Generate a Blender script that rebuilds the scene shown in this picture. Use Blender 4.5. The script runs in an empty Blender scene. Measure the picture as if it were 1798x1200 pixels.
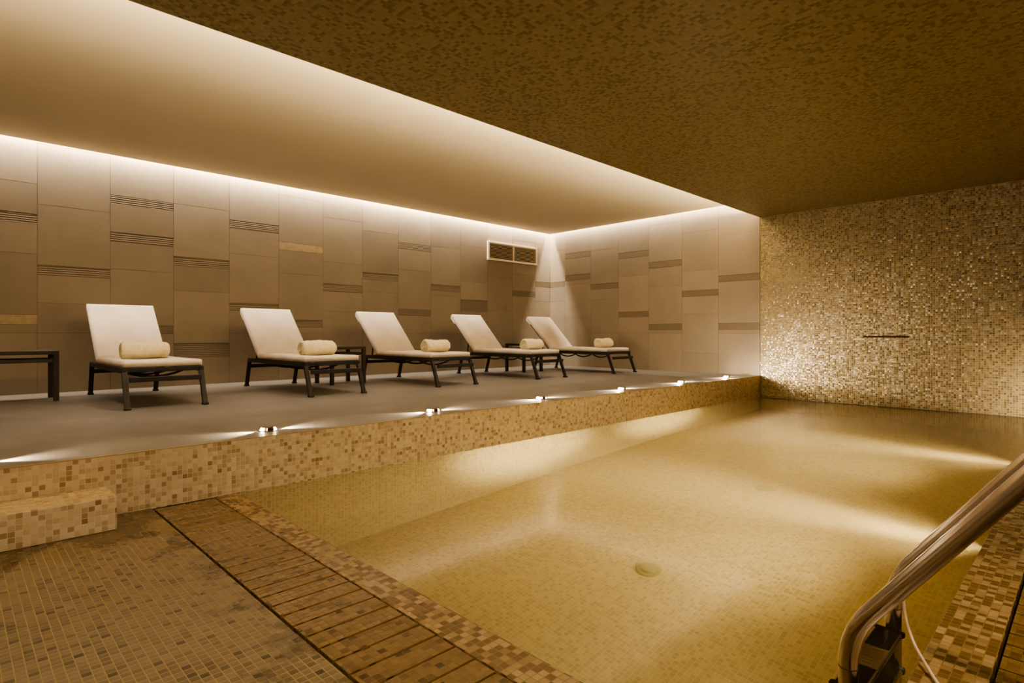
import bpy, bmesh, math, random
from mathutils import Vector, Matrix
random.seed(7)
C = bpy.context.scene.collection
PI = math.pi
def R(a): return math.radians(a)

# ---------------------------------------------------------------- dimensions
PLAT = 0.31            # raised lounge floor
EDGE = 3.54            # platform edge / pool side wall
WL = 7.75              # tiled wall behind the loungers
WB = 8.65              # end wall
CEIL = 2.915           # plaster ceiling over the loungers
SOF = 2.67             # mosaic ceiling over the pool
PX0, PY0 = 1.21, 0.36  # pool corner nearest the camera
DEPTH = -1.35
XMIN, YMIN = -1.6, -1.7
PITCH = 0.0256

# ---------------------------------------------------------------- node helpers
class NT:
    def __init__(s, name):
        s.m = bpy.data.materials.new(name); s.m.use_nodes = True
        s.t = s.m.node_tree; s.t.nodes.clear()
        s.out = s.t.nodes.new('ShaderNodeOutputMaterial')
    def n(s, typ, **kw):
        nd = s.t.nodes.new(typ)
        for k, v in kw.items(): setattr(nd, k, v)
        return nd
    def lk(s, a, b): s.t.links.new(a, b)
    def math(s, op, a, b=None, c=None, clamp=False):
        nd = s.n('ShaderNodeMath', operation=op); nd.use_clamp = clamp
        for i, v in enumerate((a, b, c)):
            if v is None: continue
            if isinstance(v, (int, float)): nd.inputs[i].default_value = v
            else: s.lk(v, nd.inputs[i])
        return nd.outputs[0]
    def mixc(s, f, a, b, blend='MIX'):
        nd = s.n('ShaderNodeMix', data_type='RGBA', blend_type=blend)
        for i, v in ((0, f), (6, a), (7, b)):
            if isinstance(v, (int, float)): nd.inputs[i].default_value = v
            elif isinstance(v, tuple): nd.inputs[i].default_value = (*v, 1)
            else: s.lk(v, nd.inputs[i])
        return nd.outputs[2]
    def mixf(s, f, a, b):
        nd = s.n('ShaderNodeMix', data_type='FLOAT')
        for i, v in ((0, f), (2, a), (3, b)):
            if isinstance(v, (int, float)): nd.inputs[i].default_value = v
            else: s.lk(v, nd.inputs[i])
        return nd.outputs[0]
    def ramp(s, f, stops, interp='LINEAR'):
        nd = s.n('ShaderNodeValToRGB'); nd.color_ramp.interpolation = interp
        e = nd.color_ramp.elements
        while len(e) < len(stops): e.new(0.5)
        for k, (p, c) in enumerate(stops): e[k].position = p; e[k].color = (*c, 1)
        s.lk(f, nd.inputs[0]); return nd.outputs[0]
    def noise(s, scale, detail=3, rough=.5, vec=None):
        nd = s.n('ShaderNodeTexNoise'); nd.inputs['Scale'].default_value = scale
        nd.inputs['Detail'].default_value = detail; nd.inputs['Roughness'].default_value = rough
        s.lk(vec if vec is not None else s.pos(), nd.inputs['Vector']); return nd.outputs['Fac']
    def pos(s):
        if not hasattr(s, '_g'): s._g = s.n('ShaderNodeNewGeometry')
        return s._g.outputs['Position']
    def obj(s):
        if not hasattr(s, '_tc'): s._tc = s.n('ShaderNodeTexCoord')
        return s._tc.outputs['Object']
    def bsdf(s, color, rough, metal=0, normal=None, **kw):
        p = s.n('ShaderNodeBsdfPrincipled')
        for k, v in (('Base Color', color), ('Roughness', rough), ('Metallic', metal)):
            if isinstance(v, tuple): p.inputs[k].default_value = (*v, 1)
            elif isinstance(v, (int, float)): p.inputs[k].default_value = v
            else: s.lk(v, p.inputs[k])
        for k, v in kw.items(): p.inputs[k.replace('_', ' ')].default_value = v
        if normal is not None: s.lk(normal, p.inputs['Normal'])
        s.lk(p.outputs[0], s.out.inputs[0]); return p
    def bump(s, h, strength, dist=.01):
        b = s.n('ShaderNodeBump'); b.inputs['Strength'].default_value = strength
        b.inputs['Distance'].default_value = dist; s.lk(h, b.inputs['Height']); return b.outputs[0]

def mosaic(name, tones, grout, rough=.3, tilt=.10, wet=None, gw=.055, pillow=.25, soft=0, spec=.5):
    """small square glass tiles, one random tone per tile, pale grout, slightly tilted faces"""
    s = NT(name); P = s.pos(); g = s._g
    sp = s.n('ShaderNodeSeparateXYZ'); s.lk(P, sp.inputs[0])
    sn = s.n('ShaderNodeSeparateXYZ'); s.lk(g.outputs['True Normal'], sn.inputs[0])
    fx = s.math('GREATER_THAN', s.math('ABSOLUTE', sn.outputs[0]), .5)
    fz = s.math('GREATER_THAN', s.math('ABSOLUTE', sn.outputs[2]), .5)
    u = s.mixf(fx, sp.outputs[0], sp.outputs[1]); v = s.mixf(fz, sp.outputs[2], sp.outputs[1])
    cu = s.math('MULTIPLY', u, 1/PITCH); cv = s.math('MULTIPLY', s.math('ADD', v, -PLAT), 1/PITCH)
    iu = s.math('FLOOR', cu); iv = s.math('FLOOR', cv)
    fu = s.math('SUBTRACT', cu, iu); fv = s.math('SUBTRACT', cv, iv)
    cb = s.n('ShaderNodeCombineXYZ'); s.lk(iu, cb.inputs[0]); s.lk(iv, cb.inputs[1]); s.lk(s.math('ADD', fx, s.math('MULTIPLY', fz, 3)), cb.inputs[2])
    wn = s.n('ShaderNodeTexWhiteNoise', noise_dimensions='3D'); s.lk(cb.outputs[0], wn.inputs['Vector'])
    sc = s.n('ShaderNodeSeparateColor'); s.lk(wn.outputs['Color'], sc.inputs[0])
    mu = s.math('MINIMUM', fu, s.math('SUBTRACT', 1, fu)); mv = s.math('MINIMUM', fv, s.math('SUBTRACT', 1, fv))
    gm = s.math('LESS_THAN', s.math('MINIMUM', mu, mv), gw)
    tone = s.ramp(wn.outputs['Value'], tones)
    blot = s.noise(260, 2, .6)
    tone = s.mixc(s.math('MULTIPLY', blot, .35), tone, (tones[0][1][0]*.45, tones[0][1][1]*.42, tones[0][1][2]*.4))
    ro = s.mixf(gm, rough, .8)
    gcol = grout
    if wet:
        d = s.math('MAXIMUM', s.math('MULTIPLY', s.math('ADD', sp.outputs[0], -.70), 7.0), s.math('MULTIPLY', s.math('ADD', sp.outputs[1], -3.02), 7.0))
        nz = s.math('MULTIPLY', s.math('ADD', s.noise(4.5, 3, .55), -.5), 9.0)
        w = s.math('ADD', d, nz, clamp=True)
        if wet == 'all': w = s.math('ADD', s.math('MULTIPLY', s.noise(3.0, 2), .4), .75, clamp=True)
        tone = s.mixc(s.math('MULTIPLY', w, .55), tone, s.mixc(1, tone, (.60, .50, .32), 'MULTIPLY'))
        gcol = s.mixc(w, grout, tuple(x*k for x, k in zip(tones[2][1], (.62, .55, .42))))
        ro = s.mixf(w, ro, .24)
    col = s.mixc(gm, tone, gcol)
    du = s.math('ADD', s.math('MULTIPLY', s.math('ADD', sc.outputs[0], -.5), tilt), s.math('MULTIPLY', s.math('POWER', s.math('ADD', fu, -.5), 3), pillow*4))
    dv = s.math('ADD', s.math('MULTIPLY', s.math('ADD', sc.outputs[1], -.5), tilt), s.math('MULTIPLY', s.math('POWER', s.math('ADD', fv, -.5), 3), pillow*4))
    nfx = s.math('SUBTRACT', 1, fx); nfz = s.math('SUBTRACT', 1, fz)
    oc = s.n('ShaderNodeCombineXYZ')
    s.lk(s.math('MULTIPLY', du, nfx), oc.inputs[0])
    s.lk(s.math('ADD', s.math('MULTIPLY', du, fx), s.math('MULTIPLY', dv, fz)), oc.inputs[1])
    s.lk(s.math('MULTIPLY', dv, nfz), oc.inputs[2])
    va = s.n('ShaderNodeVectorMath', operation='ADD'); s.lk(g.outputs['Normal'], va.inputs[0]); s.lk(oc.outputs[0], va.inputs[1])
    vn = s.n('ShaderNodeVectorMath', operation='NORMALIZE'); s.lk(va.outputs[0], vn.inputs[0])
    b = s.bsdf(col, ro, 0, vn.outputs[0]); b.inputs['Specular IOR Level'].default_value = spec
    return s.m

def plain(name, col, rough=.5, metal=0, nscale=None, namt=.15, bump=0, bscale=80, objc=True, **kw):
    s = NT(name); c = col; nrm = None
    if nscale:
        f = s.noise(nscale, 4, .55, s.obj() if objc else None)
        f = s.ramp(f, [(.3, tuple(x*(1-namt) for x in col)), (.7, tuple(min(1, x*(1+namt)) for x in col))]); c = f
    if bump:
        nrm = s.bump(s.noise(bscale, 3, .6, s.obj() if objc else None), bump, .004)
    s.bsdf(c, rough, metal, nrm, **kw); return s.m

def emis(name, col, st):
    s = NT(name); e = s.n('ShaderNodeEmission'); e.inputs[0].default_value = (*col, 1); e.inputs[1].default_value = st
    s.lk(e.outputs[0], s.out.inputs[0]); return s.m

RISER_T = [(0, (.28, .19, .09)), (.04, (.37, .265, .14)), (.15, (.46, .345, .195)), (.30, (.56, .44, .265)), (.55, (.64, .51, .32)), (1, (.75, .62, .41))]
CEIL_T = [(0, (.17, .132, .062)), (.22, (.21, .165, .08)), (.32, (.29, .238, .128)), (.7, (.325, .27, .148)), (1, (.35, .29, .16))]
WALL_T = [(0, (.16, .118, .05)), (.12, (.20, .15, .068)), (.30, (.27, .21, .105)), (.55, (.37, .295, .16)), (1, (.49, .40, .225))]
FLOOR_T = [(0, (.065, .043, .017)), (.06, (.095, .065, .026)), (.14, (.165, .120, .057)), (.5, (.205, .152, .074)), (1, (.245, .183, .092))]
COPE_T = [(0, (.18, .115, .045)), (.45, (.23, .155, .064)), (.52, (.38, .27, .13)), (.8, (.50, .375, .20)), (1, (.58, .445, .25))]
POOL_T = [(0, (.37, .28, .115)), (.25, (.44, .335, .145)), (.6, (.53, .41, .185)), (1, (.58, .455, .212))]
M = {}
M['riser'] = mosaic('mosaic riser', RISER_T, (.66, .50, .29), .28, .08, gw=.05)
M['ceilm'] = mosaic('mosaic ceiling', CEIL_T, (.31, .235, .09), .4, .08, gw=.045, spec=.3)
M['wallm'] = mosaic('mosaic wall', WALL_T, (.46, .37, .20), .20, .30, gw=.07, pillow=.6, spec=1.0)
M['floorm'] = mosaic('mosaic floor', FLOOR_T, (.36, .275, .145), .30, .05, wet='patch', gw=.055)
M['copem'] = mosaic('mosaic coping', COPE_T, (.33, .21, .09), .22, .06, wet='all', gw=.05)
M['gratem'] = mosaic('mosaic grate', [(p, (c[0]*1.35, c[1]*1.22, c[2]*.95)) for p, c in FLOOR_T], (.27, .19, .085), .35, .04, wet='all', gw=.05)
M['poolm'] = mosaic('mosaic pool basin', POOL_T, (.60, .46, .25), .5, .02, gw=.05, spec=.2)
M['plast'] = plain('ceiling plaster', (.60, .53, .39), .85, nscale=.6, namt=.04, objc=False)
M['dark'] = plain('drain dark', (.012, .007, .003), .8)
# matte floor of the lounge: large grey-brown stone slabs with a fine grain
s = NT('stone lounge floor')
c = s.ramp(s.noise(1.4, 5, .6), [(.3, (.115, .106, .096)), (.7, (.168, .154, .140))])
c = s.mixc(s.math('MULTIPLY', s.noise(220, 2, .7), .35), c, (.10, .08, .06))
s.bsdf(c, s.mixf(s.noise(3, 2), .38, .52), 0, s.bump(s.noise(300, 2, .6), .25, .003)); M['stone'] = s.m
# plain wall tiles, three close tones
for k, cc in enumerate([(.275, .228, .172), (.292, .243, .184), (.260, .215, .162)]):
    s = NT('stone wall tile %s' % 'abc'[k])
    c = s.ramp(s.noise(2.2, 6, .62), [(.3, tuple(x*.90 for x in cc)), (.7, tuple(x*1.08 for x in cc))])
    c = s.mixc(s.math('MULTIPLY', s.noise(90, 3, .7), .25), c, tuple(x*.75 for x in cc))
    s.bsdf(c, .55, 0, s.bump(s.noise(160, 2), .1, .002)); M['tile%d' % k] = s.m
s = NT('ribbed strip tile')
w = s.n('ShaderNodeTexWave', wave_type='BANDS', bands_direction='Z'); w.inputs['Scale'].default_value = 14; w.inputs['Distortion'].default_value = 1.2
s.lk(s.pos(), w.inputs[0])
c = s.ramp(w.outputs[0], [(.2, (.140, .108, .070)), (.8, (.190, .150, .100))])
s.bsdf(c, .5, 0, s.bump(w.outputs[0], .4, .004)); M['strip'] = s.m
M['stripl'] = plain('pale and highlit strip tile', (.40, .31, .20), .35, nscale=20, objc=False)  # pale colour; on the lower left strip it paints in a window highlight
M['jointm'] = plain('tile joint', (.17, .125, .075), .9)
M['nosing'] = plain('edge trim metal', (.42, .30, .16), .38, .6)
M['frame'] = plain('dark bronze aluminium', (.011, .008, .006), .5, .1, nscale=30, namt=.2)
M['tablem'] = plain('dark table aluminium', (.020, .014, .009), .5, .1, nscale=30, namt=.2)
M['foot'] = plain('black rubber foot', (.012, .009, .007), .7)
# woven cushion fabric
s = NT('cushion fabric')
c = s.ramp(s.noise(5, 4, .6, s.obj()), [(.3, (.60, .52, .43)), (.7, (.70, .62, .52))])
s.bsdf(c, .85, 0, s.bump(s.noise(420, 2, .7, s.obj()), .25, .002), Sheen_Weight=.15); M['cushion'] = s.m
s = NT('terry towel')
c = s.ramp(s.noise(30, 4, .6, s.obj()), [(.3, (.86, .72, .40)), (.7, (.95, .83, .52))])
s.bsdf(c, .95, 0, s.bump(s.noise(48, 5, .75, s.obj()), 1.0, .022), Sheen_Weight=.3); M['towel'] = s.m
M['steel'] = plain('brushed stainless steel', (.62, .56, .48), .17, 1.0, nscale=12, namt=.04)
M['steeld'] = plain('stamped steel tread', (.50, .42, .30), .3, 1.0)
M['rubber'] = plain('black tread pad', (.008, .006, .004), .8, bump=.5, bscale=200)
M['ventw'] = plain('cream painted grille', (.72, .62, .46), .5)
M['ventd'] = plain('vent shadow', (.05, .035, .02), .8)
M['cord'] = plain('pale cord', (.72, .55, .42), .45)
M['spout'] = plain('bronze spout slot', (.07, .035, .012), .4, .6)
M['inlet'] = plain('pool floor inlet', (.26, .24, .08), .4)
M['fix'] = plain('deck light housing', (.10, .06, .035), .35, .8)
M['lens'] = emis('warm lamp lens', (1, .80, .52), 60)

# ---------------------------------------------------------------- mesh helpers
def box(bm, x0, x1, y0, y1, z0, z1, mi=0, bev=0):
    b = bm if not bev else bmesh.new()
    vs = [b.verts.new(p) for p in ((x0,y0,z0),(x1,y0,z0),(x1,y1,z0),(x0,y1,z0),(x0,y0,z1),(x1,y0,z1),(x1,y1,z1),(x0,y1,z1))]
    fs = [b.faces.new([vs[i] for i in f]) for f in ((3,2,1,0),(4,5,6,7),(0,1,5,4),(1,2,6,5),(2,3,7,6),(3,0,4,7))]
    for f in fs: f.material_index = mi
    if bev:
        bmesh.ops.bevel(b, geom=b.edges[:], offset=bev, segments=2, affect='EDGES', profile=.5)
        merge(bm, b)
def merge(bm, b, mat=None):
    me = bpy.data.meshes.new('tmp'); b.to_mesh(me); b.free()
    if mat is not None: me.transform(mat)
    bm.from_mesh(me); bpy.data.meshes.remove(me)
def bar(bm, p, q, w, h, up=(0,0,1), w2=None, h2=None, bev=.003):
    """square tube from p to q"""
    p = Vector(p); q = Vector(q); d = (q-p); L = d.length; d.normalize(); up = Vector(up)
    s = d.cross(up).normalized(); t = s.cross(d).normalized()
    w2 = w2 or w; h2 = h2 or h; b = bmesh.new(); vs = []
    for c0, ww, hh in ((p, w, h), (q, w2, h2)):
        for a, e in ((-1,-1),(1,-1),(1,1),(-1,1)): vs.append(b.verts.new(c0 + s*a*ww/2 + t*e*hh/2))
    for f in ((3,2,1,0),(4,5,6,7),(0,1,5,4),(1,2,6,5),(2,3,7,6),(3,0,4,7)): b.faces.new([vs[i] for i in f])
    bmesh.ops.recalc_face_normals(b, faces=b.faces[:])
    if bev: bmesh.ops.bevel(b, geom=b.edges[:], offset=bev, segments=2, affect='EDGES')
    merge(bm, b)
def tube(bm, pts, r, seg=16, caps=True):
    pts = [Vector(p) for p in pts]; rings = []
    t0 = (pts[1]-pts[0]).normalized(); ref = Vector((1,0,0)) if abs(t0.x) < .9 else Vector((0,0,1))
    nrm = t0.cross(ref).normalized()
    for i, p in enumerate(pts):
        t = (pts[min(i+1, len(pts)-1)] - pts[max(i-1, 0)]).normalized()
        nrm = (nrm - t*nrm.dot(t)).normalized(); b = t.cross(nrm)
        rr = r if isinstance(r, (int, float)) else r[i]
        rings.append([bm.verts.new(p + (nrm*math.cos(2*PI*k/seg) + b*math.sin(2*PI*k/seg))*rr) for k in range(seg)])
    for a, b in zip(rings, rings[1:]):
        for k in range(seg):
            f = bm.faces.new((a[k], a[(k+1)%seg], b[(k+1)%seg], b[k])); f.smooth = True
    if caps: bm.faces.new(rings[0][::-1]); bm.faces.new(rings[-1])
def rounded(pts, rads, n=10):
    pts = [Vector(p) for p in pts]; out = [pts[0]]
    for i in range(1, len(pts)-1):
        a, b, c = pts[i-1], pts[i], pts[i+1]; r = rads[i-1]
        p = b + (a-b).normalized()*r; q = b + (c-b).normalized()*r
        for k in range(n+1):
            t = k/n; out.append(p*(1-t)**2 + b*2*t*(1-t) + q*t*t)
    out.append(pts[-1]); return out
def cyl(bm, c, r, h, seg=40, bev=0, r2=None):
    b = bmesh.new(); r2 = r if r2 is None else r2
    lo = [b.verts.new((c[0]+r*math.cos(2*PI*k/seg), c[1]+r*math.sin(2*PI*k/seg), c[2])) for k in range(seg)]
    hi = [b.verts.new((c[0]+r2*math.cos(2*PI*k/seg), c[1]+r2*math.sin(2*PI*k/seg), c[2]+h)) for k in range(seg)]
    b.faces.new(lo[::-1]); top = b.faces.new(hi)
    for k in range(seg): b.faces.new((lo[k], lo[(k+1)%seg], hi[(k+1)%seg], hi[k]))
    if bev: bmesh.ops.bevel(b, geom=list(top.edges), offset=bev, segments=3, affect='EDGES')
    merge(bm, b)
def obj(name, bm, mats, parent=None, smooth=False):
    me = bpy.data.meshes.new(name); bm.to_mesh(me); bm.free()
    if not isinstance(mats, (list, tuple)): mats = [mats]
    for m in mats: me.materials.append(M[m] if isinstance(m, str) else m)
    if smooth:
        for p in me.polygons: p.use_smooth = True
    o = bpy.data.objects.new(name, me); C.objects.link(o)
    if parent: o.parent = parent
    return o
def struct(name, bm, mats): o = obj(name, bm, mats); o['kind'] = 'structure'; return o
def tag(o, label, cat, group=None):
    o['label'] = label; o['category'] = cat
    if group: o['group'] = group
    return o
def thing(name, label, cat, loc=(0,0,0), rz=0, group=None):
    o = bpy.data.objects.new(name, None); C.objects.link(o); o.empty_display_size = .1
    o.location = loc; o.rotation_euler = (0, 0, rz); return tag(o, label, cat, group)
def dup(root, loc, rz, label):
    r = root.copy(); C.objects.link(r); r.location = loc; r.rotation_euler = (0, 0, rz); r['label'] = label
    for ch in list(root.children):
        c = ch.copy(); C.objects.link(c); c.parent = r
        for g in ch.children:
            d = g.copy(); C.objects.link(d); d.parent = c
    return r
B = bmesh.new

# ---------------------------------------------------------------- the setting
G0, G1, G2 = .783, 1.078, 1.0845     # channel beside the near pool edge
bm = B()
box(bm, XMIN, .771, YMIN, EDGE, -.12, 0)
box(bm, .771, WB, YMIN, -.112, -.12, 0)
struct('floor', bm, 'floorm')
bm = B()
box(bm, 1.084, PX0, .206, EDGE, -.12, .0, bev=.003); box(bm, PX0, WB, .206, PY0, -.12, .0, bev=.003)
struct('pool_coping', bm, 'copem')
bm = B()
box(bm, .765, 1.09, -.118, EDGE, -.14, -.125); box(bm, 1.09, WB, -.118, .212, -.14, -.125)
struct('drain_channel', bm, 'dark')
bm = B()
def quad(bm, *p): bm.faces.new([bm.verts.new(v) for v in p])
x0, x1, y0, y1, zt, zb = PX0, WB, PY0, EDGE, -.004, DEPTH
quad(bm, (x0,y0,zb),(x1,y0,zb),(x1,y1,zb),(x0,y1,zb))
quad(bm, (x0,y0,zt),(x0,y0,zb),(x0,y1,zb),(x0,y1,zt)); quad(bm, (x1,y0,zb),(x1,y0,zt),(x1,y1,zt),(x1,y1,zb))
quad(bm, (x0,y0,zb),(x0,y0,zt),(x1,y0,zt),(x1,y0,zb)); quad(bm, (x0,y1,zt),(x0,y1,zb),(x1,y1,zb),(x1,y1,zt))
struct('pool_basin', bm, 'poolm')
# raised lounge floor, its mosaic front and thin metal nosing
bm = B(); box(bm, XMIN, WB, EDGE+.012, WL, -.1, PLAT); struct('lounge_floor', bm, 'stone')
bm = B(); box(bm, XMIN, WB, EDGE, EDGE+.012, -.004, PLAT-.004); struct('wall_riser', bm, 'riser')
bm = B(); box(bm, XMIN, WB, EDGE-.002, EDGE+.012, PLAT-.004, PLAT+.001, bev=.001); struct('trim_1', bm, 'nosing')
bm = B(); box(bm, XMIN, .573, 3.271, EDGE, 0, .157, bev=.004); struct('step', bm, 'riser')

# tiled walls: columns 0.63 wide stacked with plain tiles and dark ribbed strips
def tiled_wall(name, plane, cols, strips, zlo, zhi):
    bm = B(); rnd = random.Random(3); g = .0018
    def cell(a, b, z0, z1, mi):
        t = .010 if mi != 4 else .0094
        if plane == 'A': box(bm, a+g, b-g, WL-t, WL, z0+g, z1-g, mi)
        else: box(bm, WB-t, WB, a+g, b-g, z0+g, z1-g, mi)
    if plane == 'A': box(bm, cols[0], cols[-1], WL-.007, WL+.12, zlo-.2, zhi+.4, 0)
    else: box(bm, WB-.007, WB+.12, cols[0], cols[-1], zlo-.2, zhi+.4, 0)
    for i, (a, b) in enumerate(zip(cols, cols[1:])):
        st = sorted(strips.get(i, []), reverse=True); z = zhi + .30; cur = []
        for (t, bt, mi) in st + [(zlo, zlo, None)]:
            n = z - t
            z2 = t
            while z2 < z - 1e-4:                      # plain tiles stacked upward from each strip
                h = .632 if z - z2 > .632 + .05 else (.316 if (z - z2 > .40 and z - z2 < .632) else z - z2)
                if i % 2 and z2 == t and z - z2 > 1.0: h = .316
                cell(a, b, z2, z2+h, 1 + rnd.randrange(3)); z2 += h
            if mi is not None: cell(a, b, bt, t, mi)
            z = bt
    return struct(name, bm, ['jointm', 'tile0', 'tile1', 'tile2', 'strip', 'stripl'])
colsA = [XMIN, -1.86+.63, -.60, .03, .66] + [.66+.63*k for k in range(1, 13)] + [WB]
S = 4
sa = {3: [(2.178, 2.075, 4), (1.131, 1.030, 5)], 4: [(1.656, 1.552, 4)], 5: [(2.492, 2.392, 4), (2.078, 1.972, 4), (1.031, .93, 4)],
      6: [(1.863, 1.756, 4), (.821, .637, 4)], 7: [(2.387, 2.283, 4), (1.329, 1.232, 4)], 8: [(2.180, 2.075, 5), (1.127, 1.023, 4)],
      9: [(1.655, 1.545, 4)], 10: [(1.863, 1.756, 4)], 11: [(2.385, 2.280, 4), (1.328, 1.227, 4)], 12: [(1.757, 1.65, 4)],
      13: [(1.532, 1.325, 4)], 15: [(1.757, 1.65, 4)], 16: [(1.965, 1.862, 4)], 2: [(1.86, 1.76, 4)], 1: [(2.39, 2.29, 4)], 14: [(.72, .62, 4)]}
tiled_wall('wall_left', 'A', colsA, sa, PLAT, CEIL)
colsB = [EDGE, 4.187, 4.817, 5.447, 6.077, 6.707, 7.337, WL-.01]
sb = {6: [(1.965, 1.862, 4)], 5: [(2.50, 2.395, 4), (2.078, 1.972, 4)], 4: [(1.865, 1.762, 4)], 3: [(2.387, 2.283, 4), (1.330, 1.23, 4)],
      2: [(2.165, 2.06, 4), (1.105, 1.0, 4)], 1: [(1.64, 1.54, 4)], 0: [(1.845, 1.742, 4), (1.102, 1.0, 4)]}
tiled_wall('wall_back', 'B', colsB, sb, PLAT, CEIL)
bm = B(); box(bm, WB, WB+.12, YMIN, EDGE, -.2, SOF+.02); struct('wall_pool_end', bm, 'wallm')
bm = B(); box(bm, XMIN, WB+.12, YMIN-.1, YMIN, -.2, SOF+.02); struct('wall_right', bm, 'wallm')
bm = B(); box(bm, XMIN-.1, XMIN, YMIN-.1, WL+.12, -.2, CEIL+.4); struct('wall_front', bm, 'tile1')
# ceilings
bm = B(); box(bm, XMIN, WB, YMIN, EDGE, SOF, SOF+.035); box(bm, XMIN, WB, EDGE-.03, EDGE, SOF+.035, SOF+.080); struct('ceiling_mosaic', bm, 'ceilm')  # upright lip added above the edge, unseen, to screen cove light from the wall
bm = B()
box(bm, XMIN, WB-.10, 3.0, WL-.10, CEIL, CEIL+.03)               # suspended plaster panel, a gap left along both walls
box(bm, XMIN, WB, 2.9, 3.0, SOF+.035, CEIL+.03)                  # back of the soffit slot
box(bm, XMIN-.1, WB+.12, 2.9, WL+.12, CEIL+.38, CEIL+.43)        # slab above
struct('ceiling', bm, 'plast')

# ---------------------------------------------------------------- water
s = NT('pool water')
rf = s.n('ShaderNodeBsdfRefraction'); rf.inputs['IOR'].default_value = 1.333; rf.inputs['Roughness'].default_value = .035
rf.inputs['Color'].default_value = (1, .97, .88, 1)
gs = s.n('ShaderNodeBsdfGlossy'); gs.inputs['Roughness'].default_value = .105
fr = s.n('ShaderNodeFresnel'); fr.inputs['IOR'].default_value = 1.333
mx = s.n('ShaderNodeMixShader'); s.lk(fr.outputs[0], mx.inputs[0]); s.lk(rf.outputs[0], mx.inputs[1]); s.lk(gs.outputs[0], mx.inputs[2]); s.lk(mx.outputs[0], s.out.inputs['Surface'])
vs_ = s.n('ShaderNodeVolumeScatter'); vs_.inputs['Color'].default_value = (1, .80, .42, 1); vs_.inputs['Density'].default_value = .17; vs_.inputs['Anisotropy'].default_value = .3
s.lk(vs_.outputs[0], s.out.inputs['Volume'])
M['water'] = s.m
bm = B(); box(bm, PX0-.008, WB+.008, PY0-.008, EDGE+.008, DEPTH-.008, -.004)
struct('pool_water', bm, 'water')

# ---------------------------------------------------------------- overflow grates
def grate(label, along, a0, a1, b0, b1, w=.0905, gap=.0080):
    t = thing('drain_grate', label, 'drain grate', ((b0+b1)/2, (a0+a1)/2, 0) if along == 'y' else ((a0+a1)/2, (b0+b1)/2, 0))
    n = int((a1-a0)/w); k = 0
    for i in range(n):
        lo = a0 + i*w; bm = B(); hi = lo + w - gap; z = -.0010
        if along == 'y': box(bm, b0, b1, lo, hi, z-.03, z, bev=.002); o = obj('slat', bm, 'gratem')
        else: box(bm, lo, hi, b0, b1, z-.03, z, bev=.002); o = obj('slat', bm, 'gratem')
        o.parent = t; o.matrix_parent_inverse = Matrix.Translation(-Vector(t.location))
    return t
grate('long mosaic slatted drain grate between the wet floor and the near pool coping', 'y', -.10, 3.53, G0, G1)
grate('mosaic slatted drain grate along the right pool coping beside the ladder', 'x', 1.10, 8.63, -.10, .196)

# ---------------------------------------------------------------- loungers
LG = 'loungers in a row along the tiled wall'
def cushion(bm, L, W, T, mat, seg=(26, 14)):
    """soft slab: length along y, rounded edges, slightly puffed"""
    b = bmesh.new(); nx, ny = seg[1], seg[0]; top = {}; bot = {}
    def e(t): return (1 - abs(2*t-1)**26)
    for i in range(nx+1):
        for j in range(ny+1):
            u = .5 - .5*math.cos(PI*i/nx)*.6 - .2*(1-2*i/nx); v = .5 - .5*math.cos(PI*j/ny)*.4 - .3*(1-2*j/ny)
            f = (max(0, e(u))*max(0, e(v)))**.5
            z = T*.42 + T*.08*f**.4 + .003*math.sin(9*u+5*v)*f
            ii, jj = u-.5, v*L
            top[i,j] = b.verts.new((ii*W, jj, z)); bot[i,j] = b.verts.new((ii*W, jj, -T*.42 - T*.08*f))
    for i in range(nx):
        for j in range(ny):
            b.faces.new((top[i,j], top[i+1,j], top[i+1,j+1], top[i,j+1])); b.faces.new((bot[i,j], bot[i,j+1], bot[i+1,j+1], bot[i+1,j]))
    for i in range(nx):
        b.faces.new((top[i,0], bot[i,0], bot[i+1,0], top[i+1,0])); b.faces.new((top[i+1,ny], bot[i+1,ny], bot[i,ny], top[i,ny]))
    for j in range(ny):
        b.faces.new((top[0,j+1], bot[0,j+1], bot[0,j], top[0,j])); b.faces.new((top[nx,j], bot[nx,j], bot[nx,j+1], top[nx,j+1]))
    bmesh.ops.recalc_face_normals(b, faces=b.faces[:])
    for f in b.faces: f.smooth = True
    merge(bm, b, mat)
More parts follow.
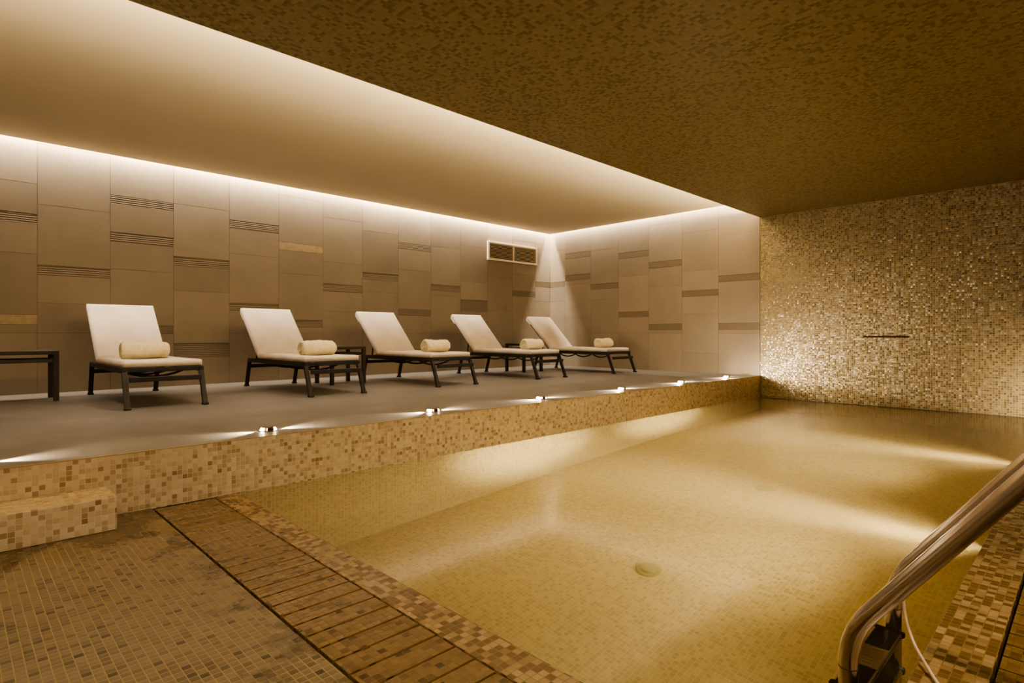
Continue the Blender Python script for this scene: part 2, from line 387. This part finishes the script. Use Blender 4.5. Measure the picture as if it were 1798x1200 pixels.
def make_lounger():
    t = thing('sun_lounger', '', 'sun lounger', group=LG); H = .29
    for sx in (-1, 1):
        for fy, ty in ((0.0, .125), (1.70, 1.60)):
            bm = B(); bar(bm, (sx*H, fy, .012), (sx*H, ty, .325), .040, .030, up=(0,1,0), w2=.040, h2=.030)
            # wider top plate where the leg meets the rail
            lg = obj('leg', bm, 'frame', t)
            bm = B(); box(bm, sx*H-.025, sx*H+.025, fy-.026, fy+.024, 0, .020, bev=.005)
            obj('foot_cap', bm, 'foot', lg)
        bm = B(); box(bm, sx*H-.018, sx*H+.018, .10, 1.625, .292, .338, bev=.004); obj('side_rail', bm, 'frame', t)
    bm = B(); box(bm, -H+.018, H-.018, .105, .135, .300, .335, bev=.003); obj('end_rail', bm, 'frame', t)
    bm = B(); box(bm, -H+.018, H-.018, .022, .046, .222, .264, bev=.004); obj('cross_bar', bm, 'frame', t)
    bm = B(); box(bm, -H+.018, H-.018, 1.622, 1.646, .222, .264, bev=.004); obj('cross_bar', bm, 'frame', t)
    bm = B(); box(bm, -H+.018, H-.018, 1.595, 1.62, .300, .335, bev=.003); obj('end_rail', bm, 'frame', t)
    for y in (.45, .82, 1.16):
        bm = B(); pts = []
        for k in range(17):
            u = k/16; pts.append(((u-.5)*2*(H-.005), y, (.318 - .080*math.sin(PI*u)**.8)))
        tube(bm, pts, .010, 8); obj('support_bar', bm, 'frame', t)
    # seat cushion
    bm = B(); cushion(bm, 1.21, .60, .058, Matrix.Translation((0, .125, .368))); obj('seat_cushion', bm, 'cushion', t)
    A = math.atan2(.545, .55); hy, hz = 1.325, .372; Lb = .775
    Rm = Matrix.Translation((0, hy, hz)) @ Matrix.Rotation(A, 4, 'X')
    bm = B(); cushion(bm, Lb, .60, .056, Rm @ Matrix.Translation((0, 0, 0)))
    bc = obj('back_cushion', bm, 'cushion', t)
    bm = B(); cushion(bm, .13, .585, .030, Rm @ Matrix.Translation((0, Lb-.135, -.042)), (6, 8)); obj('cushion_pocket', bm, 'cushion', bc)
    bm = B(); d = Vector((0, math.cos(A), math.sin(A))); n = Vector((0, math.sin(A), -math.cos(A)))
    o0 = Vector((0, hy, hz)) + n*.046
    for sx in (-1, 1): bar(bm, o0 + Vector((sx*.255, 0, 0)) - d*.03, o0 + Vector((sx*.255, 0, 0)) + d*.72, .026, .026, up=(1,0,0))
    bar(bm, o0 + d*.73 + Vector((-.265, 0, 0)), o0 + d*.73 + Vector((.265, 0, 0)), .026, .026)
    for q in (.15, .32, .49): bar(bm, o0 + d*q + Vector((-.25, 0, 0)), o0 + d*q + Vector((.25, 0, 0)), .04, .010, up=n)
    obj('back_frame', bm, 'frame', t)
    for sx in (-1, 1):
        bm = B(); bar(bm, o0 + d*.26 + Vector((sx*.225, 0, 0)), (sx*.225, 1.565, .318), .016, .016, up=(1,0,0)); obj('back_prop', bm, 'frame', t)
    return t
spots = [(1.325, 5.515), (2.825, 5.405), (4.36, 5.385), (6.035, 5.365), (7.69, 5.29)]
labs = ['dark framed lounger with white cushion standing alone nearest the camera, leftmost in the row',
        'white cushioned dark lounger second from left, a side table at its right',
        'white cushioned dark lounger in the middle of the row of five',
        'white cushioned dark lounger fourth from left, below the wall air grille',
        'farthest white cushioned dark lounger, next to the room corner']
L0 = make_lounger(); L0['label'] = labs[0]; L0.location = (*spots[0], PLAT)
for i in range(1, 5): dup(L0, (*spots[i], PLAT), 0, labs[i])

# ---------------------------------------------------------------- towels
def towel_mesh(seed):
    rnd = random.Random(seed); bm = B(); n, m = 40, 22; L = .37; rings = []
    ph = [rnd.uniform(0, 6.28) for _ in range(6)]
    def prof(th, u):
        r = .064 + .011*(th/(2*PI)) + .0026*math.sin(3*th+ph[0]+u*4) + .0024*math.sin(7*u+ph[1]+th) + .0014*math.sin(31*u+2*th+ph[2]) + .0012*math.sin(17*u-5*th+ph[3])
        e = min(u, 1-u)*L
        if e < .010: r *= 1 - .10*(1-e/.010)**2
        return r
    th0 = R(-150)
    for i in range(m+1):
        u = i/m; u = .5-.5*math.cos(PI*u)*.35-.325*(1-2*u)
        ring = []
        for k in range(n):
            th = 2*PI*k/n; r = prof(th, u); a = th + th0
            y, z = r*math.cos(a), r*math.sin(a)*.97
            if z < -.052: z = -.052 + (z+.052)*.25
            ring.append(bm.verts.new(((u-.5)*L, y, z+.058)))
        rings.append(ring)
    for a, b in zip(rings, rings[1:]):
        for k in range(n): bm.faces.new((a[k], b[k], b[(k+1)%n], a[(k+1)%n])).smooth = True
    for side, ring in ((-1, rings[0]), (1, rings[-1])):
        prev = ring; cx = Vector((side*L/2, 0, .058))
        for q in range(1, 12):
            f = 1 - q/12; cur = []
            for k in range(n):
                v = ring[k].co; th = 2*PI*k/n
                d = .010*math.cos(2*PI*(f*4.2 - th/(2*PI))) - .004*(1-f)
                cur.append(bm.verts.new((cx.x + side*d + side*.004, v.y*f, .058+(v.z-.058)*f)))
            for k in range(n):
                fc = (prev[k], prev[(k+1)%n], cur[(k+1)%n], cur[k])
                bm.faces.new(fc if side == 1 else fc[::-1]).smooth = True
            prev = cur
        bm.faces.new(prev if side == 1 else prev[::-1])
    bmesh.ops.recalc_face_normals(bm, faces=bm.faces[:])
    return bm
tl = [(1.27, 6.06, R(-3)), (2.79, 5.80, R(1)), (4.31, 5.76, R(4)), (6.03, 5.75, R(2)), (7.69, 5.70, R(3))]
tlab = ['cream rolled towel on the leftmost lounger, the largest in view', 'cream rolled towel on the second lounger from the left', 'cream rolled towel on the middle lounger of five',
        'cream rolled towel on the fourth lounger, overlapping the farthest backrest', 'cream rolled towel on the farthest lounger beside the corner']
for i, (x, y, a) in enumerate(tl):
    o = obj('rolled_towel', towel_mesh(i+1), 'towel'); o.location = (x, y, PLAT+.396); o.rotation_euler = (0, 0, a)
    o.scale = (.95, 1.18, 1.22); tag(o, tlab[i], 'towel', 'rolled towels on the loungers')

# ---------------------------------------------------------------- side tables
def make_table(w, d, loc, label):
    t = thing('side_table', label, 'side table', loc, 0, 'low dark tables between the loungers'); h = .465
    bm = B(); box(bm, -w/2, w/2, -d/2, d/2, h-.034, h, bev=.004); obj('table_top', bm, 'tablem', t)
    for sx in (-1, 1):
        for sy in (-1, 1):
            bm = B(); cx, cy = sx*(w/2-.021), sy*(d/2-.021)
            box(bm, cx-.021, cx+.021, cy-.021, cy+.021, 0, h-.034, bev=.003); obj('leg', bm, 'tablem', t)
    for sy in (-1, 1):
        bm = B(); box(bm, -w/2+.042, w/2-.042, sy*(d/2-.021)-.013, sy*(d/2-.021)+.013, h-.108, h-.075, bev=.003); obj('rail', bm, 'tablem', t)
    for sx in (-1, 1):
        bm = B(); box(bm, sx*(w/2-.021)-.013, sx*(w/2-.021)+.013, -d/2+.042, d/2-.042, h-.108, h-.075, bev=.003); obj('rail', bm, 'tablem', t)
    return t
make_table(.56, .44, (.455, 6.99, PLAT), 'low dark metal side table left of the nearest lounger, cut by the frame')
make_table(.47, .44, (3.535, 6.71, PLAT), 'low dark metal side table between the second and third loungers')
make_table(.45, .44, (6.85, 6.71, PLAT), 'low dark metal side table mostly hidden between the fourth and farthest loungers')

# ---------------------------------------------------------------- air grille
t = thing('air_vent', 'white rectangular louvred air grille high on the tiled wall near the corner', 'air vent', (7.60, WL-.010, 2.445))
w, h = 1.30, .34
bm = B()
for a in ((-w/2, w/2, h/2-.032, h/2), (-w/2, w/2, -h/2, -h/2+.032), (-w/2, -w/2+.04, -h/2+.032, h/2-.032), (w/2-.04, w/2, -h/2+.032, h/2-.032)):
    box(bm, a[0], a[1], -.028, 0, a[2], a[3], bev=.003)
obj('vent_frame', bm, 'ventw', t)
bm = B(); box(bm, -.017, .017, -.026, 0, -h/2+.032, h/2-.032, bev=.003); obj('divider', bm, 'ventw', t)
bm = B(); box(bm, -w/2+.03, w/2-.03, -.002, .002, -h/2+.02, h/2-.02); obj('backing', bm, 'ventd', t)
for sx in (-1, 1):
    bm = B(); xa, xb = (-w/2+.04, -.017) if sx < 0 else (.017, w/2-.04); n = 11
    for k in range(n):
        z = -h/2+.032 + (k+.5)*(h-.064)/n
        b = bmesh.new(); box(b, xa, xb, -.007, .007, -.0042, .0042); merge(bm, b, Matrix.Translation((0, -.0205, z)) @ Matrix.Rotation(R(8), 4, 'X'))
    obj('louvre_panel', bm, 'ventw', t)

# ---------------------------------------------------------------- slot spout in the end wall
t = thing('water_spout', 'thin dark horizontal slot spout set in the mosaic end wall', 'water spout', (WB, 1.93, .895))
bm = B(); box(bm, -.010, .004, -.255, .255, -.011, -.005, bev=.001); box(bm, -.010, .004, -.255, .255, .005, .011, bev=.001)
box(bm, -.010, .004, -.255, -.249, -.005, .005); box(bm, -.010, .004, .249, .255, -.005, .005); obj('spout_lip', bm, 'spout', t)
bm = B(); box(bm, -.004, .002, -.249, .249, -.005, .005); obj('slot', bm, 'dark', t)

# ---------------------------------------------------------------- pool floor inlets
for k, (x, lab) in enumerate([(3.085, 'round pale green inlet cap on the pool floor nearest the camera'), (4.86, 'round inlet cap on the pool floor, second from the camera, mid pool'),
                              (6.72, 'faint round inlet cap on the pool floor closest to the end wall')]):
    t = thing('floor_inlet', lab, 'pool inlet', (x, 1.945, DEPTH), 0, 'round inlets along the pool floor')
    bm = B(); cyl(bm, (0,0,0), .080, .012, 40, .004, .074); obj('flange', bm, 'inlet', t)
    bm = B(); cyl(bm, (0,0,.012), .048, .014, 32, .004); obj('cap', bm, 'inlet', t)

# ---------------------------------------------------------------- pool ladder
t = thing('pool_ladder', 'stainless steel pool ladder with twin handrails at the right pool edge', 'pool ladder', (1.925, 0, 0))
XN, XF = -.235, .235; RR = .0235
for X in (XN, XF):
    bm = B()
    pts = rounded([(X, -.50, .005), (X, -.50, .90), (X, -.107, .90), (X, .462, .145), (X, .462, -1.12)], [.18, .17, .085], 12)
    tube(bm, pts, RR, 28); r_ = obj('handrail', bm, 'steel', t)
    bm = B(); cyl(bm, (X, -.50, 0), .055, .016, 36, .006); obj('flange', bm, 'steel', r_)
    bm = B(); tube(bm, [(X, .462, .056), (X, .462, .0582)], RR+.0007, 28); obj('joint_ring', bm, 'frame', r_)
    bm = B(); cyl(bm, (X, .462, -1.16), .032, .05, 24, .006); obj('foot_cap', bm, 'rubber', r_)
for z in (-.020, -.27, -.52):
    bm = B(); box(bm, XN+.012, XF-.012, .430, .512, z-.026, z, bev=.006)
    for q in range(8):
        xx = -.075 + .02*q + (.035 if q > 3 else 0)
        box(bm, xx-.002, xx+.002, .452, .482, z, z+.002)
    tr = obj('tread', bm, 'steeld', t)
    for a, b in ((XN+.026, XN+.165), (XF-.165, XF-.026)):
        bm = B(); box(bm, a, b, .437, .502, z, z+.003, bev=.001); obj('grip_pad', bm, 'rubber', tr)
    for X in (XN, XF):
        bm = B(); sg = 1 if X > 0 else -1
        box(bm, min(X-sg*.010, X-sg*.034), max(X-sg*.010, X-sg*.034), .426, .514, z-.030, z+.004, bev=.006); obj('end_cap', bm, 'rubber', tr)

# cord from the far handrail over the coping
bm = B()
ctl = [(2.145, .432, .110), (2.142, .430, .085), (2.135, .425, .055), (2.09, .408, .036), (2.01, .376, .024), (1.93, .335, .015), (1.86, .295, .0065), (1.76, .235, .0055), (1.66, .16, .0055), (1.60, .08, .0055)]
def catmull(P, n=8):
    P = [Vector(p) for p in P]; P = [P[0]] + P + [P[-1]]; out = []
    for i in range(1, len(P)-2):
        for k in range(n):
            t_ = k/n; a, b, c, d = P[i-1], P[i], P[i+1], P[i+2]
            out.append(.5*((2*b) + (c-a)*t_ + (2*a-5*b+4*c-d)*t_**2 + (3*b-a-3*c+d)*t_**3))
    out.append(P[-2]); return out
tube(bm, catmull(ctl), .0042, 10)
tag(obj('cord', bm, 'cord'), 'thin pale cord hanging from the ladder rail onto the mosaic coping', 'cord')

# ---------------------------------------------------------------- deck lights
WARM = (1, .79, .54)
def lamp(kind, name, loc, energy, col=WARM, rot=(0,0,0), parent=None, **kw):
    l = bpy.data.lights.new(name, kind); l.energy = energy; l.color = col
    for k, v in kw.items(): setattr(l, k, v)
    o = bpy.data.objects.new(name, l); C.objects.link(o); o.location = loc; o.rotation_euler = rot
    if parent: o.parent = parent
    return o
dl = [(.08, 'low round deck light at the left end of the platform edge'),
      (1.47, 'low deck light on the platform edge nearest the camera, throwing beams both ways'),
      (2.78, 'small glowing deck light on the platform edge, second in the visible row'),
      (4.06, 'bright deck light on the platform edge in front of the fourth lounger'),
      (5.40, 'bright deck light on the platform edge in front of the farthest lounger'),
      (6.71, 'bright deck light on the platform edge, second from the end wall'),
      (7.99, 'farthest glowing deck light on the platform edge, next to the end wall')]
for i, (x, lab) in enumerate(dl):
    t = thing('deck_light', lab, 'deck light', (x, 3.745, PLAT), 0, 'deck lights along the platform edge')
    bm = B(); cyl(bm, (0,0,0), .060, .004, 40, .002); obj('base_plate', bm, 'fix', t)
    bm = B(); cyl(bm, (0,0,.020), .040, .004, 40, .002, .034)
    for sy in (-1, 1): box(bm, -.020, .020, sy*.032-.006, sy*.032+.006, .004, .021)
    obj('cap', bm, 'fix', t)
    for sx in (-1, 1):
        bm = B()
        for k in range(8):
            a0, a1 = R(-38 + 76*k/8), R(-38 + 76*(k+1)/8); r = .045
            for (ra, za), (rb, zb_) in (((.050, .004), (.046, .013)), ((.046, .013), (.038, .020))):
                quad(bm, (sx*ra*math.cos(a0), ra*math.sin(a0), za), (sx*ra*math.cos(a1), ra*math.sin(a1), za), (sx*rb*math.cos(a1), rb*math.sin(a1), zb_), (sx*rb*math.cos(a0), rb*math.sin(a0), zb_))
        obj('lens', bm, 'lens', t)
        lamp('SPOT', 'deck_beam', (sx*.060, 0, .026), 28 if i < 6 or sx < 0 else 5, rot=(R(88), 0, -sx*R(90)), parent=t, spot_size=R(80), spot_blend=.9, shadow_soft_size=.006)
# wide wash from the last fixture onto the mosaic end wall
lamp('SPOT', 'end_wall_wash', (7.75, 3.63, PLAT+.03), 19, rot=(R(88), 0, R(-90-42)), spot_size=R(104), spot_blend=1, shadow_soft_size=.01)
lamp('SPOT', 'end_wall_wash', (7.9, .10, .06), 26, rot=(R(95), 0, R(-75)), spot_size=R(120), spot_blend=.9, shadow_soft_size=.02)

lamp('SPOT', 'end_wall_wash', (7.0, 3.62, PLAT+.04), 12, rot=(R(95), 0, R(-90-30)), spot_size=R(75), spot_blend=1, shadow_soft_size=.02)
# ---------------------------------------------------------------- hidden coves and added fill light
def strip(name, loc, sx, sy, energy, rot, col=WARM):
    return lamp('AREA', name, loc, energy, col, rot, shape='RECTANGLE', size=sx, size_y=sy)
LX = WB - XMIN
strip('cove_wall_left', (XMIN+LX/2, WL-.055, CEIL+.13), LX-.1, .03, 185, (R(26), 0, 0), (1, .84, .64))
strip('cove_wall_back', (WB-.055, (EDGE+WL)/2, CEIL+.13), .03, WL-EDGE-.1, 52, (0, R(-26), 0), (1, .84, .64))
strip('cove_soffit', (XMIN+LX/2, 3.28, SOF+.062), LX-.1, .03, 240, (R(118), 0, 0), (1, .78, .49))
lamp('SPOT', 'corner_spot', (WB-.045, WL-.045, CEIL+.25), 44, (1, .80, .58), (0, 0, 0), spot_size=R(11.5), spot_blend=.6, shadow_soft_size=.02)
for (x, y) in spots:
    lamp('SPOT', 'lounge_fill_spot', (x-.95, 5.55, CEIL-.03), 46, (1, .84, .66), (0, 0, 0), spot_size=R(78), spot_blend=.9, shadow_soft_size=.10)  # soft spots added to light the loungers from above; the ceiling has no fixtures
# unseen area fill added over the near deck, behind the viewer
lamp('AREA', 'near_deck_fill', (-.6, .2, SOF-.03), 32, WARM, (0, R(-25), 0), shape='RECTANGLE', size=1.2, size_y=2.2)
lamp('AREA', 'riser_fill', (3.0, -1.0, SOF-.05), 17, WARM, (R(50), 0, 0), shape='RECTANGLE', size=6, size_y=.5, spread=R(70))  # unseen area fill added to brighten the riser
lamp('AREA', 'low_side_fill', (3.4, YMIN+.06, .50), 4, WARM, (R(100), 0, 0), shape='RECTANGLE', size=6, size_y=.06)  # unseen strip added for reflections on the ladder rails
lamp('SPOT', 'coping_fill_spot', (2.4, -.75, 2.5), 70, WARM, (R(23), 0, 0), spot_size=R(42), spot_blend=1, shadow_soft_size=.06)  # unseen spot added to brighten the coping, grate and ladder steel
# underwater lamps in the right pool wall
UW = (1, .84, .55)
for x in (3.68, 5.95):
    lamp('SPOT', 'underwater_lamp', (x, PY0+.02, -.46), 130, UW, (R(84), 0, 0), spot_size=R(110), spot_blend=1, shadow_soft_size=.05)
    lamp('SPOT', 'underwater_beam', (x, PY0+.02, -.46), 780, UW, (R(92), 0, 0), spot_size=R(38), spot_blend=1, shadow_soft_size=.05)
lamp('SPOT', 'underwater_lamp', (1.7, PY0+.25, -.42), 9, UW, (R(80), 0, R(-15)), spot_size=R(140), spot_blend=1, shadow_soft_size=.08)  # extra fill added for the near end of the pool, set off the wall

# ---------------------------------------------------------------- camera, world, colour
w = bpy.data.worlds.new('world'); bpy.context.scene.world = w; w.use_nodes = True
w.node_tree.nodes['Background'].inputs[0].default_value = (.02, .014, .008, 1)
cam = bpy.data.cameras.new('camera'); co = bpy.data.objects.new('camera', cam); C.objects.link(co)
cam.sensor_width = 36; cam.lens = 1010/1798*36; cam.shift_y = -(600-587)/1798
cam.clip_start = .02
co.location = (0, 0, .93); co.rotation_euler = (R(90), 0, R(45.6)-R(90))
sc = bpy.context.scene; sc.camera = co
sc.view_settings.view_transform = 'AgX'; sc.view_settings.look = 'AgX - Medium High Contrast'; sc.view_settings.exposure = 1.4
cy = sc.cycles
cy.use_denoising = True; cy.max_bounces = 10; cy.diffuse_bounces = 4; cy.glossy_bounces = 4; cy.transmission_bounces = 6; cy.volume_bounces = 1
cy.caustics_reflective = False; cy.caustics_refractive = True; cy.sample_clamp_indirect = 4
